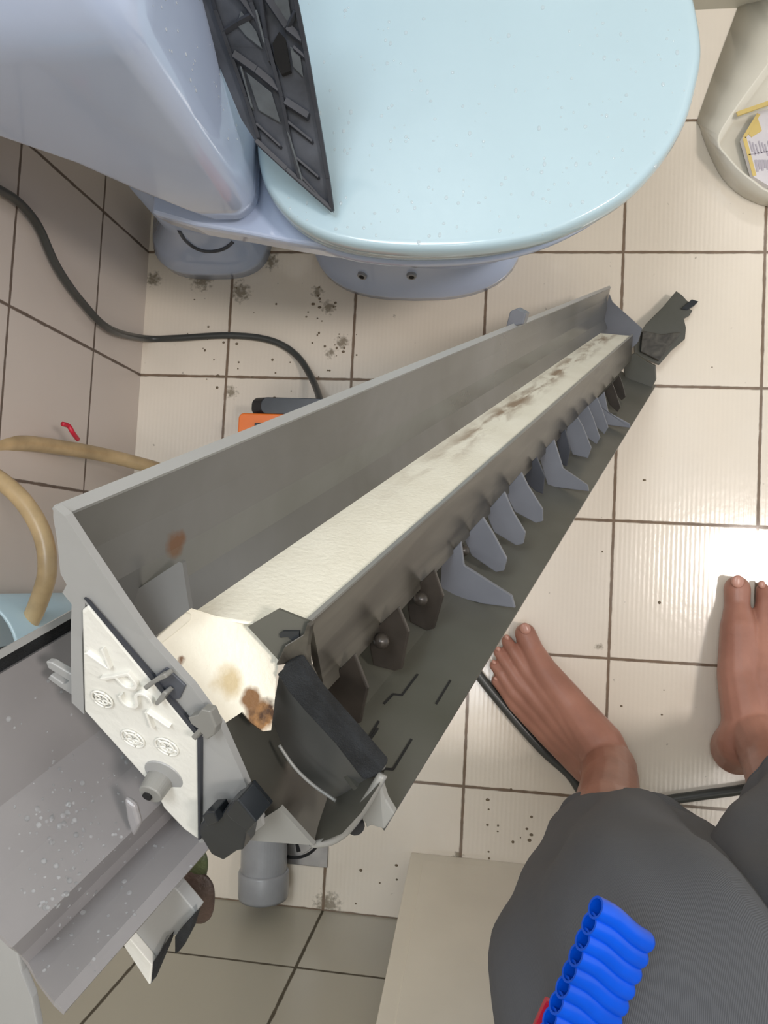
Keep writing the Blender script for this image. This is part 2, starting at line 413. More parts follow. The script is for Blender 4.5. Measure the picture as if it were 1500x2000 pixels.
# cistern: a rounded block whose underside climbs back to the wall
YS = -.122
rings = []
for z, xb, dy, dx in ((.388, .12, .012, -.012), (.40, .095, .003, -.003), (.43, .08, .0, 0), (.48, .045, .0, .001), (.53, .015, 0, .002), (.6, -.05, 0, .003), (.68, -.12, -.002, .004), (.78, -.135, -.004, .005)):
    rings.append(rrect(xb, .167 + dx, YS + dy, 2 * YC - YS - dy, .024, z, 8))
m = MB().loft(rings); m.out('cistern', M['ceramic'], toilet, smooth=True)
m = MB().loft([rrect(-.138, .177, YS - .008, 2 * YC - YS + .008, .03, .78, 8), rrect(-.138, .177, YS - .008, 2 * YC - YS + .008, .03, .80, 8), rrect(-.13, .17, YS, 2 * YC - YS, .03, .812, 8)])
m.out('cistern_lid', M['ceramic'], toilet, smooth=True, bevel=.002)
# drops of water on the lid and the cistern
from mathutils.bvhtree import BVHTree
bpy.context.view_layer.update(); lbt = BVHTree.FromObject(lid, bpy.context.evaluated_depsgraph_get())
m = MB(); k = 0
while k < 240:
    u = random.uniform(560, 1350); v = random.uniform(5, 480) ** 1.0
    if random.random() > .25 + .75 * v / 480: continue
    p = W(u, v, .4385)
    h = lbt.ray_cast(Vector((p.x, p.y, .6)) - toilet.location, Vector((0, 0, -1)))
    if h[0] is None or h[0].z < .43: continue
    m.ball(h[0] + toilet.location, random.uniform(.0006, .0019), 10, 6, (1, random.uniform(.8, 1.6), .5)); k += 1
tag(m.out('water_droplets', M['water'], smooth=True), 'clear water droplets scattered over the aqua toilet lid', 'water', kind='stuff')
m = MB()
for k in range(150):
    z = random.uniform(.46, .74); y = random.uniform(-.1, .1)
    m.ball((.1685 + .004 * (z - .45) / .3, y, z), random.uniform(.0006, .0016), 8, 5, (.35, 1, 1.2))
tag(m.out('water_droplets', M['water'], smooth=True), 'tiny water droplets clinging to the front of the blue cistern', 'water', kind='stuff')

# ------------------------------------------------------------------ dark slotted guide on the lid
def zg(u, v): return .452 + (410 - v) * .00036
def G(u, v, dz=0): return W(u, v, zg(u, v) + dz)
gr = empty('air_guide', G(645, 408, -.01), 'charcoal ribbed plastic air guide with pointed end lying on the toilet lid', 'air guide')
dn = Vector((0, 0, -.006))
outl = [(300, -220), (375, 0), (412, 90), (445, 170), (470, 230), (497, 272), (560, 330), (650, 411), (640, 350), (618, 220), (597, 100), (577, 0), (540, -220)]
MB().prism([G(u, v, -.004) for u, v in outl], dn).out('panel', M['grille'], gr)
def strip(m, pts, w_, dz=0, h=.006, f=G):
    P = [f(u, v) + Vector((0, 0, dz)) for u, v in pts]
    for a, b in zip(P[:-1], P[1:]):
        t_ = (b - a).normalized(); s_ = t_.cross(Vector((0, 0, 1))).normalized() * w_ / 2
        m.prism([a - s_, b - s_, b + s_, a + s_], Vector((0, 0, -h)))
def ribs(name, lines, w_, mat, dz=0):
    for l in lines:
        m = MB(); strip(m, l, w_, dz); m.out(name, mat, gr, bevel=.0005)
ribs('border', [[(540, -220), (577, 0), (597, 100), (618, 220), (640, 350), (648, 408)], [(648, 408), (560, 330), (500, 274)]], .004, M['grille_d'], .001)
ribs('long_rib', [[(495, -90), (520, 75), (550, 190), (565, 270), (585, 350)], [(355, -220), (420, 20), (450, 105), (480, 190), (505, 270)], [(420, -220), (490, 5), (515, 75), (528, 120)]], .0035, M['grille_d'], .001)
ribs('cross_rib', [[(455, 103), (500, 135), (545, 172)], [(520, -10), (560, 50), (590, 75)], [(556, 195), (602, 225)], [(410, -70), (470, -10), (500, 30)]], .006, M['grille_d'])
ribs('cross_rib', [[(560, 235), (610, 275)], [(500, 240), (548, 285)], [(585, 340), (625, 385)], [(432, 60), (462, 40), (490, 25)], [(575, 20), (560, 50)], [(572, 90), (598, 112)], [(570, 300), (622, 345)]], .0025, M['grille_d'])
ribs('light_rib', [[(470, 130), (492, 210)], [(500, 20), (520, 100)], [(560, 250), (590, 352)]], .0018, M['grille_l'], .001)
for pl_ in ([(470, 20), (500, 60), (512, 95), (480, 70), (462, 48)], [(520, -60), (560, -20), (572, 60), (540, 20)], [(480, 140), (530, 180), (548, 240), (505, 215)], [(566, 90), (585, 100), (592, 150), (572, 130)]):
    MB().prism([G(u, v, -.0015) for u, v in pl_], Vector((0, 0, -.002))).out('raised_panel', M['grille_l'], gr, bevel=.0006)
tag(MB().prism([G(u, v, .001) for u, v in ((545, 62), (557, 75), (568, 138), (550, 145), (537, 120), (532, 85))], Vector((0, 0, -.004))).out('slot', M['dark'], gr), 'black open slot')

# ------------------------------------------------------------------ white tub at the right edge
bx = empty('plastic_tub', W(1540, 230, 0), 'white plastic tub with straight side on the tiles beside the toilet', 'tub')
base = [(1450, -10), (1368, 215), (1366, 245), (1385, 300), (1412, 350), (1450, 384), (1500, 404), (1560, 410), (1650, 380), (1700, 300), (1700, 100), (1640, -30), (1540, -60)]
rim = [(1520, 95), (1425, 225), (1400, 276), (1418, 306), (1445, 336), (1472, 357), (1502, 377), (1560, 388), (1650, 360), (1720, 290), (1730, 100), (1660, -30), (1570, 0)]
ZR = .05
b_ = [W(u, v, 0.002) for u, v in base]; r_ = [W(u, v, ZR) for u, v in rim]
ce = sum(r_, Vector()) / len(r_)
ri = [ce + (p - ce) * .965 for p in r_]
bi = [Vector((ce.x, ce.y, .012)) + (Vector((p.x, p.y, .012)) - Vector((ce.x, ce.y, .012))) * .9 for p in r_]
def sm(rg_): return catmull(rg_ + [rg_[0]], 3)[:-1]
MB().loft([sm(b_), sm(r_), sm(ri), sm(bi)]).out('tub_wall', M['white'], bx, smooth=True)
pk = empty('printed_packet', W(1480, 280, .02), 'printed packet with yellow border lying in the white tub', 'packet')
pp = [(1450, 268), (1480, 218), (1560, 200), (1590, 330), (1500, 362), (1472, 345)]
MB().prism([W(u, v, .03) for u, v in pp], Vector((0, 0, -.012))).out('sleeve', M['paper'], pk)
m = MB(); fz = lambda u, v: W(u, v, .0308); strip(m, [(1454, 268), (1482, 222)], .005, 0, .001, fz); strip(m, [(1454, 268), (1474, 343)], .005, 0, .001, fz)
m.prism([W(u, v, .031) for u, v in ((1462, 262), (1480, 230), (1488, 255), (1468, 268))], Vector((0, 0, -.001)))
m.out('yellow_border', M['yellow'], pk)
m = MB()
for k in range(7): strip(m, [(1464 + k * 6, 275 + (k % 3) * 3), (1470 + k * 6, 296 + (k * 7) % 9)], .0018, 0, .001, fz)
for k in range(5): strip(m, [(1476 + k * 6, 312), (1480 + k * 5, 335 - (k * 5) % 8)], .003, 0, .001, fz)
strip(m, [(1462, 302), (1530, 290)], .0012, 0, .001, fz)
m.out('print', M['ink'], pk)
m = MB(); strip(m, [(1440, 222), (1560, 180)], .006, 0, .003, lambda u, v: W(u, v, .05)); tag(m.out('tape_strip', M['yellow']), 'pale yellow strip lying across the white tub', 'strip')

# ------------------------------------------------------------------ cables and hoses
m = MB().tube([WX(-60, 338), WX(0, 371), WX(38, 396), WX(75, 442), WX(112, 522), WX(160, 590), WX(215, 643, .012), W(285, 661, .012), W(350, 660, .006), W(450, 655, .006), W(530, 665, .006), W(580, 695, .01), W(612, 745, .04), W(628, 792, .1)], .0052, 10)
tag(m.out('power_cable', M['cable'], smooth=True), 'dark grey power cable running from the tiled wall to the orange pump', 'cable')
m = MB().tube([W(880, 1235, .008), W(935, 1318, .008), (W(1000, 1398, .008)), W(1060, 1465, .008), W(1112, 1512, .008), W(1150, 1562, .008), W(1215, 1592, .008), W(1280, 1568, .008), W(1370, 1553, .008), W(1470, 1538, .008), W(1600, 1500, .008)], .0072, 10)
tag(m.out('power_cable', M['cable'], smooth=True), 'thick black cable passing beside the left bare foot and behind both heels', 'cable')
m = MB().tube([W(440, 985, .03), W(330, 925, .08), W(270, 905, .12), W(200, 888, .17), (W(120, 874, .24)), W(50, 866, .30), W(0, 868, .34), W(-60, 880, .39), W(-90, 895, .41), W(-60, 905, .42), W(0, 938, .42), W(50, 985, .42), W(85, 1050, .42), W(92, 1120, .42), W(70, 1190, .41), W(56, 1222, .40), W(62, 1262, .38), W(100, 1320, .34)], .0098, 14)
tag(m.out('water_hose', M['hose'], smooth=True), 'beige rubber water hose looping along the left tiled wall', 'hose')
m = MB().tube([W(122, 828, .30), W(134, 832, .29), W(142, 845, .285), W(152, 858, .27)], .003, 8)
tag(m.out('clip', M['red'], smooth=True), 'small red and white clip sticking up beside the beige hose', 'clip')

# ------------------------------------------------------------------ orange pump
pa = W(466, 806, .12); pump = empty('pump', (pa.x + .09, pa.y - .06, 0), 'orange water pump with black domed cap half hidden behind the grey chassis', 'pump')
x0, y1 = pa.x, pa.y
MB().loft([rrect(x0, x0 + .2, y1 - .11, y1, .008, 0), rrect(x0, x0 + .2, y1 - .11, y1, .008, .12)]).out('housing', M['orange'], pump, bevel=.002)
MB().loft([rrect(x0 + .008, x0 + .2, y1 + .0005, y1 + .022, .008, 0), rrect(x0 + .012, x0 + .19, y1 + .0005, y1 + .026, .01, .1), rrect(x0 + .03, x0 + .16, y1 + .0005, y1 + .024, .01, .115)]).out('cap', M['bplastic'], pump, bevel=.002)
MB().box((x0 + .045, y1 - .02, .1215), (.02, .006, .0015)).out('groove', M['grille_d'], pump, bevel=.001)

# ------------------------------------------------------------------ the air conditioner chassis leaning up from the floor
LF = .95
ac = empty('air_conditioner_chassis', Q(1250, 700, LF) * 1.0, 'long grey stripped air conditioner chassis with cream foam tray, tilted up from the floor', 'air conditioner')
def sweep(name, prof, s1, mat, th=.0025, **k):
    n = Q(*prof[0]); a = [Q(*p) for p in prof]
    ends = s1 if isinstance(s1, (list, tuple)) else [s1] * len(prof)
    b = [Q(*p) + AW * (e - p[2]) for p, e in zip(prof, ends)]
    N = 8; rings = [[x.lerp(y, i / N) for x, y in zip(a, b)] for i in range(N + 1)]
    m = MB().loft(rings, False, False)
    return m.out(name, mat, ac, solid=th, off=0, **k)
def PL(refs, n=None):
    a, b, c_0 = [Q(*p) for p in refs]; return a, (b - a).cross(c_0 - a).normalized()
def pplate(name, refs, outline, mat, th=.003, **k):
    p, n = PL(refs); return MB().prism([hit(u, v, p, n) for u, v in outline], AW * th).out(name, mat, ac, **k)
def plate(name, pts, mat, th=.003, par=None, **k):
    P = [Q(*p) for p in pts]; return MB().prism(P, AW * th).out(name, mat, par or ac, **k)
# back wall with a lip, curved trough beside the foam
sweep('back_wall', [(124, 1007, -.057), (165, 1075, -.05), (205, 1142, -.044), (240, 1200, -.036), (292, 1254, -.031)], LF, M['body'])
sweep('rim', [(104, 990, -.0595), (126, 1008, -.0585)], LF, M['endp'], .002)
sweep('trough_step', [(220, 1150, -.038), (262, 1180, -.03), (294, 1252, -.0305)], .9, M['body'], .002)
# cream foam tray
c_, d_, fn = FC, FD, FN
FS = 1 if FN.dot(CAM - FC) > 0 else -1
N = 14
near_ = [FP_(u, v) for u, v in ((294, 1253), (428, 1419), (472, 1390), (490, 1412), (512, 1428), (528, 1426), (534, 1380), (538, 1320), (545, 1285), (560, 1240), (484, 1216), (420, 1206), (366, 1189))]
top_ = [FP1(u, v) for u, v in ((366, 1189), (420, 1206), (484, 1216), (560, 1216), (601, 1216))]
poly = near_
mfo = MB(); mfo.add(poly, [tuple(q) for q in tessellate_polygon([poly])])
mfo.loft([[near_[12], near_[11], near_[10], near_[9]], top_[:4]], False, False)
cf, df = FC + AW * .91, FD + AW * .905
ln0 = [top_[0], top_[1], top_[2], top_[3], top_[4]]
ln1 = [cf.lerp(df, x) for x in (0, .25, .5, .8, 1)]
mfo.loft([[p.lerp(q, i / N) for p, q in zip(ln0, ln1)] for i in range(N + 1)], False, False)
mfo.out('foam_tray', M['cream'], ac, solid=.0012, off=0)
# raised foam step near the end of the tray
F2S = 1 if F2N.dot(CAM - _a) > 0 else -1
mr = MB().prism([hit(u, v, _a + F2N * F2S * .0015, F2N) for u, v in ((296, 1252), (362, 1194), (376, 1198), (374, 1212), (340, 1240), (306, 1266))], F2N * -F2S * .002); mr.out('foam_ridge', M['cream'], ac, bevel=.0015)
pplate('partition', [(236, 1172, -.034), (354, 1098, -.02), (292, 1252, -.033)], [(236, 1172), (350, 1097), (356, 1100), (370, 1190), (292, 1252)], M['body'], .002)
# front beam
sweep('beam_face', [(602, 1213, .014), (628, 1352, .02)], .93, M['beam'], .003)
sweep('beam_edge', [(597, 1212, .012), (605, 1216, .012)], .93, M['grey'], .0015)
# air outlet floor below the vanes
GP, FP, F0 = Q(560, 1372, .03), Q(752, 1618, 0), Q(742, 1600, 0)
sweep('outlet_floor', [(560, 1372, .03), (640, 1470, .02), (752, 1618, 0)], LF, M['outlet'], .0025)
pn = (FP - Q(640, 1470, .02)).cross(AW).normalized(); pp0 = FP
if pn.dot(CAM - pp0) < 0: pn = -pn
def seam(pts):
    m = MB(); P = [hit(u, v, pp0 + pn * .0016, pn) for u, v in pts]
    for a, b in zip(P[:-1], P[1:]):
        s_ = (b - a).cross(pn).normalized() * .0005; m.prism([a - s_, b - s_, b + s_, a + s_], pn * -.001)
    m.out('hinge_seam', M['dark'], ac)
seam([(816, 1316), (785, 1357), (768, 1355), (750, 1374)]); seam([(880, 1328), (852, 1374)]); seam([(740, 1408), (720, 1440)]); seam([(804, 1443), (768, 1502), (740, 1500)]); seam([(738, 1422), (712, 1460)])
# vanes: each hangs from the beam in a plane across the channel
Ex, Ey = 628, 1352
tE = (C0 + .02) / Vector(((Ex - 750) / FPX, -(Ey - 1000) / FPX, -1)).dot(AX)
def sE(u):
    """distance along the chassis where the beam's lower edge shows at column u"""
    k = (VP[0] - Ex) / (VP[0] - u); v = VP[1] + (Ey - VP[1]) / k
    r = Vector(((u - 750) / FPX, -(v - 1000) / FPX, -1)); return tE * k * r.dot(AX) - C0
def vane(name, root, pts, mat, tilt=.01, lab=None):
    s0 = sE(root); r0 = Vector(pts[0]); far = max(((Vector(p) - r0).length, p) for p in pts)[1]; e = Vector(far) - r0; pe_ = r0 + Vector((-e.y, e.x))
    pl = PL([(r0.x, r0.y, s0), (far[0], far[1], s0 + tilt), (pe_.x, pe_.y, s0)]); P = [hit(p[0], p[1], *pl) for p in pts]
    o = MB().prism(P, AW * .0022).out(name, mat, ac, bevel=.0006)
    if lab: o['label'] = lab
D = M['vane_d']; V_ = M['vane']
vane('louver_vane', 655, [(625, 1345), (692, 1278), (718, 1345), (704, 1413), (688, 1414), (640, 1370)], D, .008, 'louver vane painted dark brown for shade')
vane('louver_vane', 735, [(720, 1240), (778, 1186), (798, 1235), (785, 1307), (770, 1311), (728, 1300), (722, 1270)], D, .008, 'louver vane painted dark brown for shade')
vane('louver_vane', 815, [(792, 1165), (848, 1112), (866, 1165), (848, 1228), (832, 1232), (800, 1215)], D, .008, 'louver vane painted dark brown for shade')
vane('louver_link', 880, [(862, 1098), (900, 1058), (906, 1105), (1000, 1165), (1006, 1188), (945, 1180), (858, 1158)], V_, .008)
vane('louver_vane', 912, [(905, 1052), (943, 1010), (962, 1040), (990, 1092), (984, 1115), (968, 1118), (920, 1085)], V_)
vane('louver_vane', 953, [(948, 1002), (985, 960), (1002, 1000), (1026, 1040), (1022, 1062), (1008, 1066), (965, 1040)], V_)
vane('louver_vane', 990, [(985, 960), (1018, 922), (1032, 950), (1060, 995), (1060, 1018), (1046, 1022), (1005, 1000)], V_)
vane('louver_vane', 1035, [(1022, 920), (1048, 892), (1064, 930), (1060, 965), (1046, 960), (1030, 945)], M['grille_d'], .008, 'dark louver vane')
vane('louver_link', 1062, [(1052, 890), (1082, 858), (1100, 915), (1148, 948), (1150, 960), (1070, 950)], V_, .008)
vane('louver_vane', 1092, [(1086, 856), (1104, 838), (1114, 878), (1106, 914), (1096, 905)], M['grille_d'], .006, 'dark louver vane')
vane('louver_vane', 1104, [(1102, 840), (1128, 815), (1138, 832), (1155, 875), (1148, 895), (1118, 888)], V_, .006)
vane('louver_vane', 1126, [(1126, 815), (1148, 792), (1158, 815), (1172, 855), (1165, 868), (1140, 850)], V_, .006)
vane('louver_vane', 1146, [(1146, 795), (1166, 776), (1176, 800), (1188, 835), (1180, 848), (1160, 830)], V_, .006)
vane('louver_link', 1162, [(1160, 785), (1180, 765), (1188, 805), (1230, 828), (1231, 836), (1185, 830)], V_, .005)
vane('louver_vane', 1182, [(1180, 765), (1196, 748), (1204, 770), (1212, 795), (1206, 805), (1190, 790)], D, .005, 'louver vane painted dark brown for shade')
vane('louver_vane', 1198, [(1196, 748), (1210, 733), (1216, 750), (1222, 775), (1214, 782), (1203, 770)], D, .005, 'louver vane painted dark brown for shade')
for u, v, s_ in ((745, 1252, sE(735) - .004), (822, 1170, sE(815) - .004), (905, 1075, sE(900) - .003)):
    m = MB().ball(Q(u, v, s_), .0036, 14, 8, (1, 1, 1.2)); m.out('vane_hub', M['vane_d'], ac, smooth=True)
# far end
plate('far_end_plate', [(1190, 575, .94), (1196, 590, .94), (1254, 642, .94), (1246, 668, .94), (1216, 700, .94), (1170, 655, .94)], M['vane'], .004)
plate('far_bearing', [(1216, 700, .93), (1240, 690, .93), (1262, 706, .93), (1280, 715, .93), (1281, 742, .93), (1262, 780, .93), (1220, 745, .93)], M['outlet'], .01, bevel=.001)
ez = lambda u, v: W(u, v, .055 - .00035 * max(0, u - 1240))
m = MB().prism([ez(u, v) for u, v in ((1238, 668), (1262, 632), (1296, 598), (1321, 568), (1332, 576), (1343, 588), (1352, 590), (1345, 602), (1353, 606), (1347, 616), (1336, 622), (1340, 640), (1338, 662), (1312, 684), (1288, 712), (1262, 702), (1240, 690))], Vector((0, 0, -.006)))
m.out('end_bracket', M['outlet'], ac, bevel=.001)
m = MB().prism([ez(u, v) + Vector((0, 0, .006)) for u, v in ((1254, 648), (1290, 655), (1330, 650), (1286, 706), (1250, 688))], Vector((0, 0, -.006))); m.out('bracket_fold', M['beam'], ac, bevel=.001)
m = MB().prism([ez(u, v) + Vector((0, 0, .003)) for u, v in ((1330, 604), (1350, 586), (1363, 590), (1355, 598), (1342, 606))], Vector((0, 0, -.008))); m.out('tab', M['bplastic'], ac)
# little clip on the back rim
q0 = Q(995, 632, .6); m = MB().prism([Q(u, v, .44) for u, v in ((988, 638), (996, 608), (1010, 602), (1016, 606), (1028, 612), (1022, 634))], AW * .012); m.out('rim_clip', M['vane'], ac, bevel=.001)
for u, v, s_ in ((540, 829, .12), (508, 840, .1)):
    m = MB().prism([Q(u - 10, v - 2, s_), Q(u + 8, v - 8, s_), Q(u + 2, v + 10, s_), Q(u - 12, v + 8, s_)], AW * .004); m.out('rim_notch', M['endp'], ac, bevel=.0005)
# bracket standing on the foam
br = [(543, 1190, .003), (603, 1214, .009), (548, 1296, .002)]
pplate('foam_bracket', br, [(484, 1224), (543, 1190), (603, 1214), (598, 1258), (548, 1294)], M['outlet'], .0012)
pplate('bracket_hook', [(u, v, x - .0008) for u, v, x in br], [(545, 1240), (552, 1233), (584, 1233), (584, 1250), (568, 1250), (564, 1244), (548, 1246)], M['bplastic'], .001)
# bulkhead with black sealing strip
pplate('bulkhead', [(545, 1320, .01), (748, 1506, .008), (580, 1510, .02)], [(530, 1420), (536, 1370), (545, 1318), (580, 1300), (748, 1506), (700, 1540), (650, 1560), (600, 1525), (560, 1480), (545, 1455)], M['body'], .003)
plate('seal_strip', [(538, 1316, -.001), (549, 1318, -.001), (552, 1300, -.001), (578, 1290, .0), (620, 1352, .0), (700, 1445, .0), (748, 1502, -.001), (736, 1518, -.001), (708, 1526, -.002), (650, 1450, -.001), (590, 1385, -.001), (560, 1350, -.001)], M['black'], .006, bevel=.0015)
pplate('beam_cap', [(545, 1290, 0), (600, 1216, .006), (626, 1350, .012)], [(538, 1300), (556, 1262), (592, 1240), (600, 1216), (607, 1222), (600, 1262), (602, 1300), (626, 1350), (612, 1345), (580, 1296)], M['beam'], .003, bevel=.0005)
# end trough
pplate('trough_slope', [(430, 1420, -.022), (512, 1612, -.016), (530, 1428, .014)], [(430, 1420), (475, 1386), (532, 1420), (560, 1480), (600, 1525), (655, 1562), (690, 1600), (612, 1651), (546, 1578), (512, 1612)], M['outlet'], .002)
pplate('trough_floor', [(655, 1562, .017), (748, 1508, .004), (612, 1651, -.011)], [(640, 1556), (700, 1530), (748, 1508), (736, 1540), (705, 1588), (668, 1628), (612, 1651), (622, 1610)], M['outlet'], .002)
m = MB().tube([Q(545, 1455, .004), Q(575, 1498, .004), Q(610, 1532, .004), Q(656, 1564, .004)], .0007, 8); m.out('trough_bead', M['grey'], ac, smooth=True)
m = MB().tube([Q(608, 1650, -.0135), Q(645, 1642, -.012), Q(678, 1618, -.010), (Q(712, 1572, -.006)), Q(748, 1512, 0)], [.0012, .0018, .002, .002, .0018], 10); m.out('trough_rim', M['grey'], ac, smooth=True)
MB().prism([Q(u, v, -.016) for u, v in ((478, 1641), (512, 1600), (546, 1578), (612, 1651))], AW * .002).out('corner_web', M['grey'], ac)
plate('foot_tab', [(752, 1560, -.002), (740, 1520, -.002), (700, 1590, -.004), (712, 1606, -.004), (716, 1618, -.004), (724, 1612, -.004), (750, 1620, -.004), (770, 1590, -.002)], M['grey'], .003, bevel=.0006)
m = MB().cyl(Q(694, 1612, -.002), Q(694, 1612, .01), .0035, .0035, 16); m.out('foot_screw', M['dark'], ac)
# end plate with foam block
def se(v): return -.062 + .045 * (v - 995) / 620
ep = [(104, 990), (126, 1008), (170, 1075), (236, 1172), (290, 1250), (372, 1340), (430, 1419), (470, 1508), (514, 1612), (478, 1641), (388, 1646), (384, 1440), (300, 1330), (166, 1178), (160, 1250), (164, 1395), (140, 1372), (138, 1240), (140, 1180), (122, 1158), (130, 1142), (118, 1120), (112, 1060), (104, 1010)]
plate('end_plate', [(u, v, se(v)) for u, v in ep], M['endp'], .003)
fb = [(158, 1192), (171, 1181), (388, 1442), (388, 1642), (360, 1622), (320, 1580), (300, 1540), (230, 1462), (163, 1388)]
foam = plate('foam_block', [(u, v, se(v) - .0015) for u, v in fb], M['wfoam'], .008, bevel=.0012)
plate('dark_gap', [(u, v, se(v) - .0022) for u, v in ((385, 1440), (391, 1446), (391, 1640), (387, 1640))], M['grille_d'], .002)
plate('foam_edge', [(u, v, se(v) - .0018) for u, v in ((163, 1168), (170, 1172), (300, 1322), (393, 1438), (388, 1444), (296, 1330))], M['grille_d'], .001)
# raised lettering
fp = [Q(u, v, se(v) - .0018) for u, v in ((170, 1220), (380, 1460), (200, 1420))]
def FQ(u, v, d=0):
    n = (fp[1] - fp[0]).cross(fp[2] - fp[0]).normalized()
    if n.dot(CAM - fp[0]) < 0: n = -n
    return hit(u, v, fp[0], n) + n * d, n
def text(body, u0, v0, u1, v1, size):
    c = bpy.data.curves.new('txt', 'FONT'); c.body = body; c.size = size; c.extrude = .0008; c.bevel_depth = .0003; c.offset = -.0006
    c.align_x = 'LEFT'; c.align_y = 'CENTER'
    o = bpy.data.objects.new('txt', c); COL.objects.link(o); bpy.context.view_layer.update()
    me = bpy.data.meshes.new_from_object(o.evaluated_get(bpy.context.evaluated_depsgraph_get()))
    bpy.data.objects.remove(o)
    p0, n = FQ(u0, v0, .0004); p1, _ = FQ(u1, v1, .0004)
    x = (p1 - p0); L = x.length; x.normalize(); y = n.cross(x)
    wd = max(v.co.x for v in me.vertices); k = L / wd
    vs = [p0 + x * (v.co.x * k) + y * v.co.y + n * v.co.z for v in me.vertices]
    fs = [tuple(p.vertices) for p in me.polygons]
    mk('raised_lettering', vs, fs, M['wfoam'], foam)
text('>PS<', 178, 1262, 312, 1418, .021)
for u, v, r in ((200, 1365, .004), (260, 1442, .0045), (326, 1458, .0045)):
    p, n = FQ(u, v, .0002); x = n.orthogonal().normalized(); y = n.cross(x); m = MB()
    for rr in (r, r * .62):
        path = [p + (x * math.cos(a) + y * math.sin(a)) * rr for a in [i * math.pi / 9 for i in range(19)]]
        m.tube(path, .0004, 6, True, 1)
    for a in range(0, 360, 72): m.tube([p, p + (x * math.cos(math.radians(a)) + y * math.sin(math.radians(a))) * r], .0004, 6, True, 1)
    m.out('raised_mark', M['wfoam'], foam, smooth=True)
# screw boss
p, n = FQ(314, 1519, 0); m = MB()
m.cyl(p - n * .004, p + n * .0075, .0056, .0046); m.out('screw_boss', M['grey'], ac, bevel=.0006)
p, n = FQ(310, 1520, .0078); m = MB(); m.cyl(p - n * .001, p + n * .0006, .0018, .0018); m.out('boss_hole', M['dark'], ac)
p, n = FQ(322, 1512, .0); m = MB(); m.cyl(p - n * .001, p + n * .0009, .0083, .0078); m.out('boss_collar', M['endp'], ac, bevel=.0003)
# clips that hold the foam
def cl(name, pts, mat, ds=-.006, th=.004): plate(name, [(u, v, se(v) + ds) for u, v in pts], mat, th, bevel=.0006)
cl('foam_clip', [(278, 1342), (306, 1322), (320, 1316), (326, 1324), (302, 1336), (284, 1350)], M['grey'])
cl('foam_clip', [(300, 1375), (318, 1350), (326, 1356), (306, 1380)], M['grey'])
cl('clip_pad', [(302, 1320), (324, 1304), (362, 1340), (350, 1366), (330, 1366)], M['grille'], -.001, .001)
cl('wire_clip', [(366, 1402), (386, 1396), (392, 1386), (410, 1390), (422, 1420), (418, 1436), (404, 1446), (392, 1432), (380, 1448), (372, 1440), (386, 1424), (372, 1414)], M['grey'])
# black connector block
cl('connector', [(388, 1628), (392, 1608), (408, 1590), (428, 1596), (446, 1570), (462, 1562), (500, 1606), (480, 1628), (474, 1660), (462, 1662), (436, 1680), (412, 1668)], M['bplastic'], -.01, .012)
cl('connector_cap', [(440, 1588), (456, 1564), (464, 1562), (500, 1606), (484, 1624), (450, 1600)], M['bplastic'], -.016, .01)
cl('connector_tooth', [(394, 1594), (400, 1588), (418, 1586), (426, 1606), (404, 1616)], M['bplastic'], -.014, .008)
# hook on the left of the end plate
cl('hook', [(88, 1292), (100, 1294), (160, 1330), (162, 1372), (120, 1345), (92, 1325), (98, 1318), (126, 1338), (134, 1330), (92, 1304)], M['endp'], .004, .003)
# rear casing that carries on towards the camera
def sw2(name, prof, ds, mat, th=.002, **k):
    a = [Q(*p) + AW * .06 for p in prof]; b = [Q(*p) - AW * ds for p in prof]
    rings = [[x.lerp(y, i / 6) for x, y in zip(a, b)] for i in range(7)]
    return MB().loft(rings, False, False).out(name, mat, ac, solid=th, off=0, **k)
s0 = -.005
rc = sw2('rear_casing', [(150, 1225, s0), (168, 1300, s0), (200, 1420, s0), (255, 1500, s0), (300, 1545, s0), (318, 1562, s0), (322, 1582, s0 + .006), (332, 1600, s0 + .008), (352, 1622, s0 + .004), (385, 1650, s0), (402, 1664, s0)], .078, M['casing'], .002)
sw2('casing_rim', [(146, 1188, s0), (151, 1200, s0)], .09, M['endp'], .0015)
sw2('casing_seal', [(148, 1196, s0 + .002), (160, 1240, s0 + .004)], .09, M['black'], .003)
m = MB().prism([Q(u, v, -.071) for u, v in ((-60, 1700), (0, 1752), (32, 1852), (42, 1900), (62, 1950), (74, 2010), (60, 2100), (-80, 2100))], AW * .003); m.out('casing_flange', M['endp'], ac, bevel=.001)
m = MB().prism([Q(u, v, -.03) for u, v in ((240, 1558), (262, 1575), (272, 1612), (258, 1638), (246, 1600))], AW * .003); m.out('casing_bump', M['casing'], ac, bevel=.0015)
# spout box below the casing
m = MB().prism([Q(u, v, -.02) for u, v in ((232, 1822), (330, 1724), (345, 1738), (382, 1782), (352, 1826), (326, 1830), (318, 1850), (292, 1924))], AW * .006); m.out('spout', M['endp'], ac, bevel=.001)
plate('spout_lip', [(230, 1830, -.024), (242, 1820, -.024), (296, 1885, -.024), (292, 1925, -.024)], M['wfoam'], .004, bevel=.0006)
plate('spout_seal', [(294, 1888, -.023), (332, 1828, -.023), (322, 1856, -.023), (294, 1922, -.023)], M['black'], .004)
plate('spout_seal', [(342, 1830, -.0235), (348, 1820, -.0235), (380, 1786, -.0235), (370, 1820, -.0235), (350, 1858, -.0235), (342, 1862, -.0235)], M['black'], .004)
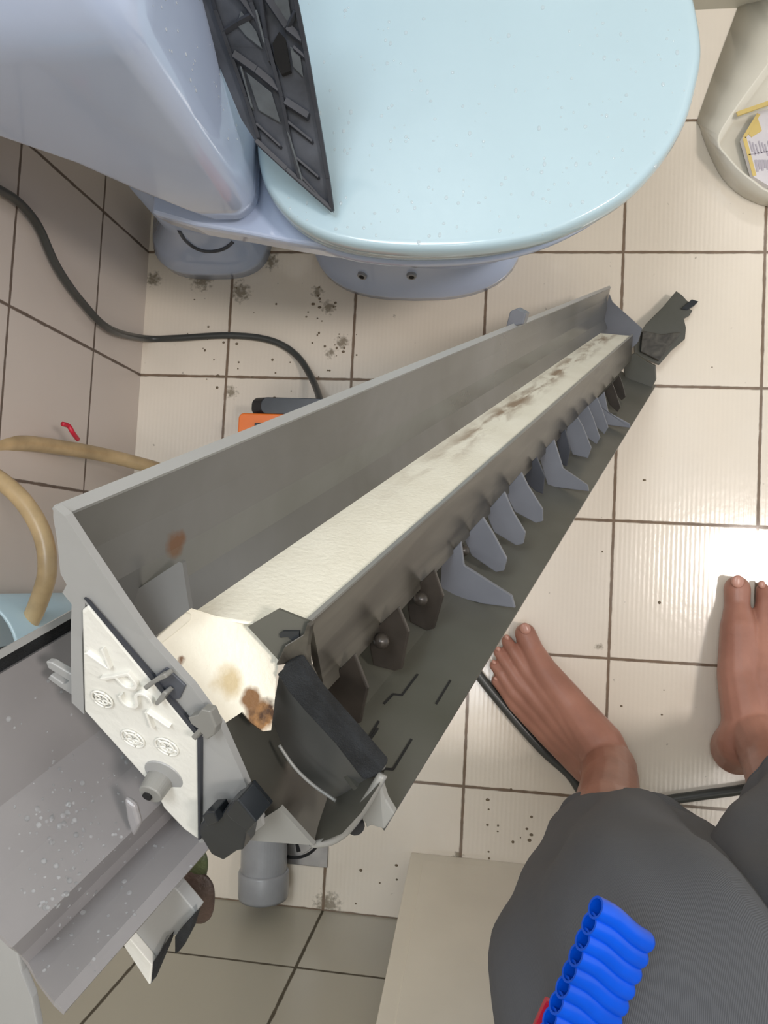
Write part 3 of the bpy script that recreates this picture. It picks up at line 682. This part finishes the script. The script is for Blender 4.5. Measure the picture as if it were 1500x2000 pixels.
# droplets on the casing
m = MB(); bpy.context.view_layer.update(); k = 0
import mathutils
from mathutils.bvhtree import BVHTree
dg = bpy.context.evaluated_depsgraph_get(); bt = BVHTree.FromObject(rc, dg)
for k in range(230):
    u = random.gauss(150, 75); v = random.gauss(1640, 130)
    h = bt.ray_cast(CAM - rc.matrix_world.translation, ray(u, v).normalized())
    if h[0] is None: continue
    nz = h[1] if h[1].dot(CAM) > 0 else h[1]
    rr = random.choice((.0003, .0004, .0005, .0007, .0011)); ta = nz.orthogonal().normalized(); tb = nz.cross(ta); p = h[0] + rc.matrix_world.translation
    if (CAM - p).dot(nz) < 0: nz = -nz
    m.loft([[p + nz * rr * .55 * math.sin(e) + (ta * math.cos(q * math.pi / 6) + tb * math.sin(q * math.pi / 6)) * rr * max(math.cos(e), .02) for q in range(12)] for e in (0, .4, .8, 1.2, 1.56)])
wm = M['water'].copy(); wm.node_tree.nodes['Principled BSDF'].inputs['Alpha'].default_value = .14
tag(m.out('water_droplets', wm, ac, smooth=True), kind='stuff')
# the seal hangs in a short curved pad in the rear corner
# ------------------------------------------------------------------ rag, jug
m = MB()
m.loft([[W(u + dx, v + dy, .86 - .006 * k) for dx, dy in ((-50, 10), (0, -10), (40, 10), (46, 40), (28, 66), (-30, 50))] for k, (u, v) in enumerate(((375, 1690), (378, 1715), (376, 1742), (368, 1752)))])
rag = m.out('rag', M['rag'], sub=2, smooth=True); tag(rag, 'dark brown rag hanging below the grey casing behind its spout', 'rag')
m = MB(); m.loft([[W(u + dx, v + dy, .865 - .006 * k) for dx, dy in ((-30, -5), (0, -12), (18, 5), (16, 35), (-6, 40), (-30, 25))] for k, (u, v) in enumerate(((390, 1655), (391, 1670), (388, 1696)))])
tag(m.out('rag_edge', M['green'], rag, sub=2, smooth=True), 'olive green edge')
jp = W(-78, 1285, .45); jug = empty('jug', (jp.x, jp.y, 0), 'pale blue plastic jug showing at the left edge beside the beige hose', 'jug')
def circ(c, r, z, n=40): return [Vector((c.x + r * math.cos(2 * math.pi * i / n), c.y + r * math.sin(2 * math.pi * i / n), z)) for i in range(n)]
MB().loft([circ(jp, .045, 0), circ(jp, .05, .01), circ(jp, .064, .448), circ(jp, .061, .45), circ(jp, .048, .02)]).out('jug_wall', M['lid'], jug, smooth=True)

# ------------------------------------------------------------------ floor drain and pipe
dr = W(640, 1694, 0); drn = empty('floor_drain', (dr.x - .055, dr.y + .055, 0), 'square steel floor drain with round slotted grate beside the grey pipe', 'drain')
cx, cy = dr.x - .055, dr.y + .055
MB().box((cx, cy, .0015), (.055, .055, .0015)).out('frame', M['steel'], drn, bevel=.0008)
m = MB().loft([circ(Vector((cx, cy, 0)), .047, .003), circ(Vector((cx, cy, 0)), .047, .0045), circ(Vector((cx, cy, 0)), .043, .0045), circ(Vector((cx, cy, 0)), .043, .0032)], True, False); m.out('ring', M['dark'], drn)
m = MB().loft([circ(Vector((cx, cy, 0)), .041, .003), circ(Vector((cx, cy, 0)), .040, .006), circ(Vector((cx, cy, 0)), .01, .0075)]); g0 = m.out('grate', M['steel'], drn, smooth=False)
for k in range(10):
    a = 2 * math.pi * k / 10; d = Vector((math.cos(a), math.sin(a), 0)); s_ = d.cross(Vector((0, 0, 1))) * .003; p = Vector((cx, cy, .0072))
    MB().prism([p + d * .016 - s_ * .6, p + d * .036 - s_, p + d * .036 + s_, p + d * .016 + s_ * .6], Vector((0, 0, -.001))).out('slot', M['dark'], g0)
pe = W(514, 1752, .037); ps = W(518, 1560, .037)
pipe = empty('pipe', (pe.x, pe.y + .05, 0), 'short grey PVC pipe with wider collar lying on the floor by the drain', 'pipe')
ax = (ps - pe).normalized()
MB().cyl(pe + ax * .036, ps, .0335, .0335, 48).out('tube', M['pvc'], pipe, smooth=False, bevel=.001)
MB().loft([[pe + ax * x + (ax.cross(Vector((0, 0, 1))).normalized() * math.cos(a) + Vector((0, 0, 1)) * math.sin(a)) * r for a in [i * math.pi / 24 for i in range(48)]] for x, r in ((0.006, .031), (0, .034), (0, .0355), (.004, .0365), (.036, .0368), (.039, .0355), (.039, .033))], True, False).out('collar', M['pvc'], pipe, smooth=True)

# ------------------------------------------------------------------ white cover leaning on the front wall
A = W(803, 1664, .0); ly = -.992; top = .62
def CP(x, h): return Vector((x, A.y + (ly - A.y) * h / top, h))
cov = empty('cover_panel', (A.x + .17, A.y, 0), 'white rectangular plastic cover leaning against the tiles left of the grey trousers', 'cover')
x0, x1 = A.x, A.x + .36
nn = (CP(0, 1) - CP(0, 0)).cross(Vector((1, 0, 0))).normalized() * -1
if nn.y < 0: nn = -nn
MB().prism([CP(x0, 0.0), CP(x1, 0.0), CP(x1, top - .05), CP(x0, top - .05)], -nn * .012).out('panel', M['cover'], cov, bevel=.002)
i_ = .02
m = MB().prism([CP(x0 + i_, i_) + nn * .0015, CP(x1 - i_, i_) + nn * .0015, CP(x1 - i_, top - .05 - i_) + nn * .0015, CP(x0 + i_, top - .05 - i_) + nn * .0015], -nn * .004); m.out('raised_face', M['cover'], cov, bevel=.001)

# ------------------------------------------------------------------ the person
person = empty('person', W(1330, 1450, 0), 'barefoot person in dark grey trousers standing on the wet tiles', 'person')
def c(*a): return [(W(u, v, z), r) for u, v, z, r in a]
L = [
 c((1026, 1238, .017, .0155), (1040, 1268, .022, .0155), (1062, 1310, .03, .020), (1120, 1385, .045, .026), (1172, 1455, .066, .033)),
 c((990, 1252, .012, .0085), (1003, 1272, .02, .009), (1030, 1312, .026, .0125), (1110, 1400, .042, .024), (1165, 1460, .06, .032)),
 c((974, 1274, .011, .008), (988, 1294, .018, .0085), (1014, 1332, .024, .012), (1095, 1412, .036, .022), (1160, 1465, .055, .03)),
 c((966, 1300, .010, .0078), (979, 1317, .016, .0082), (1004, 1352, .02, .0115), (1085, 1425, .03, .02), (1150, 1475, .045, .03)),
 c((970, 1330, .010, .0082), (984, 1347, .013, .0088), (1006, 1376, .017, .011), (1080, 1440, .024, .019), (1150, 1490, .036, .03)),
 c((1172, 1455, .066, .033), (1190, 1505, .075, .036), (1198, 1530, .034, .033)),
 c((1150, 1490, .036, .028), (1198, 1530, .034, .033)),
 c((1190, 1500, .085, .036), (1192, 1530, .13, .036), (1185, 1590, .22, .04), (1200, 1690, .34, .05), (1245, 1800, .46, .06)),
 c((1222, 1500, .075, .014), (1205, 1510, .08, .02)), c((1150, 1510, .07, .012), (1170, 1510, .075, .02)),
]
Rr = [
 c((1440, 1150, .018, .018), (1440, 1180, .022, .017), (1442, 1225, .03, .024), (1444, 1320, .045, .029), (1462, 1410, .066, .034)),
 c((1490, 1152, .013, .0095), (1491, 1175, .02, .0105), (1487, 1222, .027, .0145), (1480, 1320, .045, .027), (1476, 1410, .06, .034)),
 c((1522, 1170, .011, .009), (1521, 1192, .019, .0095), (1512, 1235, .025, .018), (1500, 1330, .04, .024), (1485, 1420, .055, .032)),
 c((1550, 1192, .011, .0085), (1548, 1212, .017, .009), (1536, 1252, .021, .017), (1515, 1340, .03, .022), (1490, 1430, .045, .03)),
 c((1574, 1220, .011, .009), (1570, 1240, .014, .0095), (1555, 1275, .018, .016), (1530, 1350, .025, .02), (1495, 1440, .036, .03)),
 c((1466, 1410, .066, .034), (1452, 1450, .07, .035), (1440, 1462, .036, .035)),
 c((1490, 1440, .036, .028), (1440, 1462, .036, .035)),
 c((1480, 1440, .085, .034), (1505, 1490, .13, .034), (1535, 1570, .22, .037), (1600, 1690, .34, .048), (1690, 1800, .46, .06)),
]
hipL, hipR = Vector((.585, -.86, .80)), Vector((.76, -.86, .80))
L.append([(W(1245, 1800, .46), .06), (hipL, .075), ((hipL + hipR) / 2, .08)])
Rr.append([(W(1690, 1800, .46), .06), (hipR, .075), ((hipL + hipR) / 2, .08)])
blend('body', L + Rr, M['skin'], person, .0022, 4)
def nail(u, v, z, ru, rv, ang):
    p = W(u, v, z); ca, sa = math.cos(ang), math.sin(ang); m = MB(); rings = []
    for r, h in ((1, -.003), (1, 0), (.8, .0008), (.4, .0012)):
        rings.append([p + Vector((ca * ru * r * math.cos(a) - sa * rv * r * math.sin(a), sa * ru * r * math.cos(a) + ca * rv * r * math.sin(a), h - .002 * (math.cos(a) * r) ** 2)) for a in [i * math.pi / 8 for i in range(16)]])
    m.loft(rings).out('toenail', M['nail'], person, smooth=True)
nail(1026, 1228, .0335, .0078, .0085, .55); nail(990, 1245, .0205, .004, .0045, .6); nail(973, 1268, .019, .0038, .004, .7); nail(965, 1294, .018, .0035, .0038, .8); nail(968, 1326, .018, .0032, .0034, .9)
nail(1442, 1136, .037, .0085, .009, 0); nail(1489, 1142, .0235, .005, .0055, 0)
# trousers: two open legs joined at the hips
def rings_leg(path, phase):
    rings = []; n = 72
    cs = catmull([Vector(p[0]) for p in path], 8); rr = catmull([Vector((p[1], p[2], p[3])) for p in path], 8)
    for i, (p, r) in enumerate(zip(cs, rr)):
        t_ = (cs[min(i + 1, len(cs) - 1)] - cs[max(i - 1, 0)]).normalized(); t_ = (t_ * .5 + Vector((0, 0, .5))).normalized()
        a = Vector((1, 0, 0)); a = (a - t_ * a.dot(t_)).normalized(); b = t_.cross(a); ring_ = []
        for q in range(n):
            th = 2 * math.pi * q / n
            wr = 1 + .045 * math.sin(3 * th + phase + i * .13) + .03 * math.sin(6 * th - i * .17 + phase) + .012 * math.sin(11 * th + i * .4) + .02 * math.exp(-((i - 3) / 2.) ** 2) - .03 * math.exp(-((i - 8) / 2.) ** 2)
            e_ = lambda c_, w_: math.exp(-((th - c_) / w_) ** 2)
            wr += (-.10 * e_(1.2 - .02 * (i - 14), .15) + .045 * e_(.85 - .02 * (i - 14), .14) - .05 * e_(2.1 + .03 * (i - 16), .14)) * math.exp(-((i - 22) / 12) ** 2)
            wr += -.055 * math.exp(-((i - 7 - 1.5 * math.sin(2 * th)) / 1.6) ** 2)
            ring_.append(p + a * (math.cos(th) * r.x * wr) + b * (math.sin(th) * r.y * wr))
        rings.append(ring_)
    return rings
m = MB()
lp = [(W(1236, 1668, .225), .092, .07, 0), (W(1240, 1680, .26), .1, .078, 0), (W(1252, 1735, .34), .112, .085, 0), (W(1250, 1820, .46), .11, .095, 0), (W(1285, 1960, .58), .112, .1, 0), (Vector((.60, -.855, .74)), .115, .105, 0), (Vector((.63, -.86, .86)), .12, .11, 0)]
rp = [(W(1592, 1560, .225), .07, .06, 0), (W(1598, 1625, .28), .088, .07, 0), (W(1640, 1730, .38), .125, .095, 0), (W(1700, 1820, .47), .115, .1, 0), (W(1800, 1980, .58), .115, .1, 0), (Vector((.745, -.855, .74)), .115, .105, 0), (Vector((.71, -.86, .86)), .12, .11, 0)]
m.loft(rings_leg(lp, .4), True, False); m.loft(rings_leg(rp, 2.2), True, False)
m.loft([[Vector((.67 + .17 * math.cos(a), -.865 + .115 * math.sin(a), z)) for a in [i * math.pi / 24 for i in range(48)]] for z in (.80, .86, .92, .98)])
tr = m.out('trousers', M['cloth'], person, smooth=True, solid=.0025, off=0)
m = MB()
for path, ph in ((lp, .4), (rp, 2.2)):
    rg0 = rings_leg(path, ph)[0]; m.tube(rg0 + [rg0[0]], .0028, 8, True, 1)
m.out('hem', M['cloth'], tr, smooth=True)

# ------------------------------------------------------------------ blue ribbed strip
zb = .72
bl = empty('ribbed_strip', W(1150, 1880, zb), 'bright blue strip of ribbed plastic tubes with red backing over the grey trousers', 'strip')
o0, o1 = (1163, 1772), (1052, 2020)
for k in range(10):
    f_ = k / 8; u = o0[0] + (o1[0] - o0[0]) * f_ * .92; v = o0[1] + (o1[1] - o0[1]) * f_
    cu = [(u, v), (u + 34, v + 18), (u + 70, v + 50), (u + 95, v + 66)]
    pts = [W(a, b, zb + z_) for (a, b), z_ in zip(cu, (.014, .009, .002, -.005))]
    ro = .0063
    m = MB(); path = catmull(pts, 5); d0 = (path[1] - path[0]).normalized()
    m.tube(path, ro, 20, False, 1); m.tube([p for p in path[:10]], ro * .78, 20, False, 1)
    r1 = []; up = Vector((0, 0, 1)); a = d0.cross(up).normalized(); b = d0.cross(a)
    m.loft([[path[0] + (a * math.cos(q * math.pi / 10) + b * math.sin(q * math.pi / 10)) * r for q in range(20)] for r in (ro, ro * .78)], True, False)
    m.ball(path[-1], ro * .99, 16, 8); m.out('rib', M['blue'], bl, smooth=True)
m = MB().prism([W(u, v, zb - .006) for u, v in ((1180, 1800), (1245, 1840), (1140, 2080), (1060, 2040))], Vector((0, 0, -.002))); m.out('backing', M['blue'], bl)
m = MB().prism([W(u, v, zb - .009) for u, v in ((1066, 1955), (1090, 1965), (1070, 2080), (1010, 2080))], Vector((0, 0, -.006))); m.out('red_edge', M['red'], bl, bevel=.001)

# ------------------------------------------------------------------ grit on the floor
m = MB()
for u0, v0, su, sv, n_ in ((640, 610, 30, 40, 16), (655, 680, 20, 14, 9), (450, 700, 60, 60, 16), (1000, 1620, 40, 40, 14), (560, 650, 90, 60, 14), (1330, 1590, 90, 20, 8), (1300, 1180, 110, 250, 8), (760, 1730, 60, 50, 6)):
    for k in range(n_):
        m.ball(W(random.gauss(u0, su), random.gauss(v0, sv), .0005), random.uniform(.0008, .0024), 7, 4, (random.uniform(.7, 1.5), 1, .4))
tag(m.out('floor_grit', plain('grit', srgb(120, 106, 86), .8), smooth=True), 'scattered dark grit specks lying on the cream floor tiles', 'grit', kind='stuff')
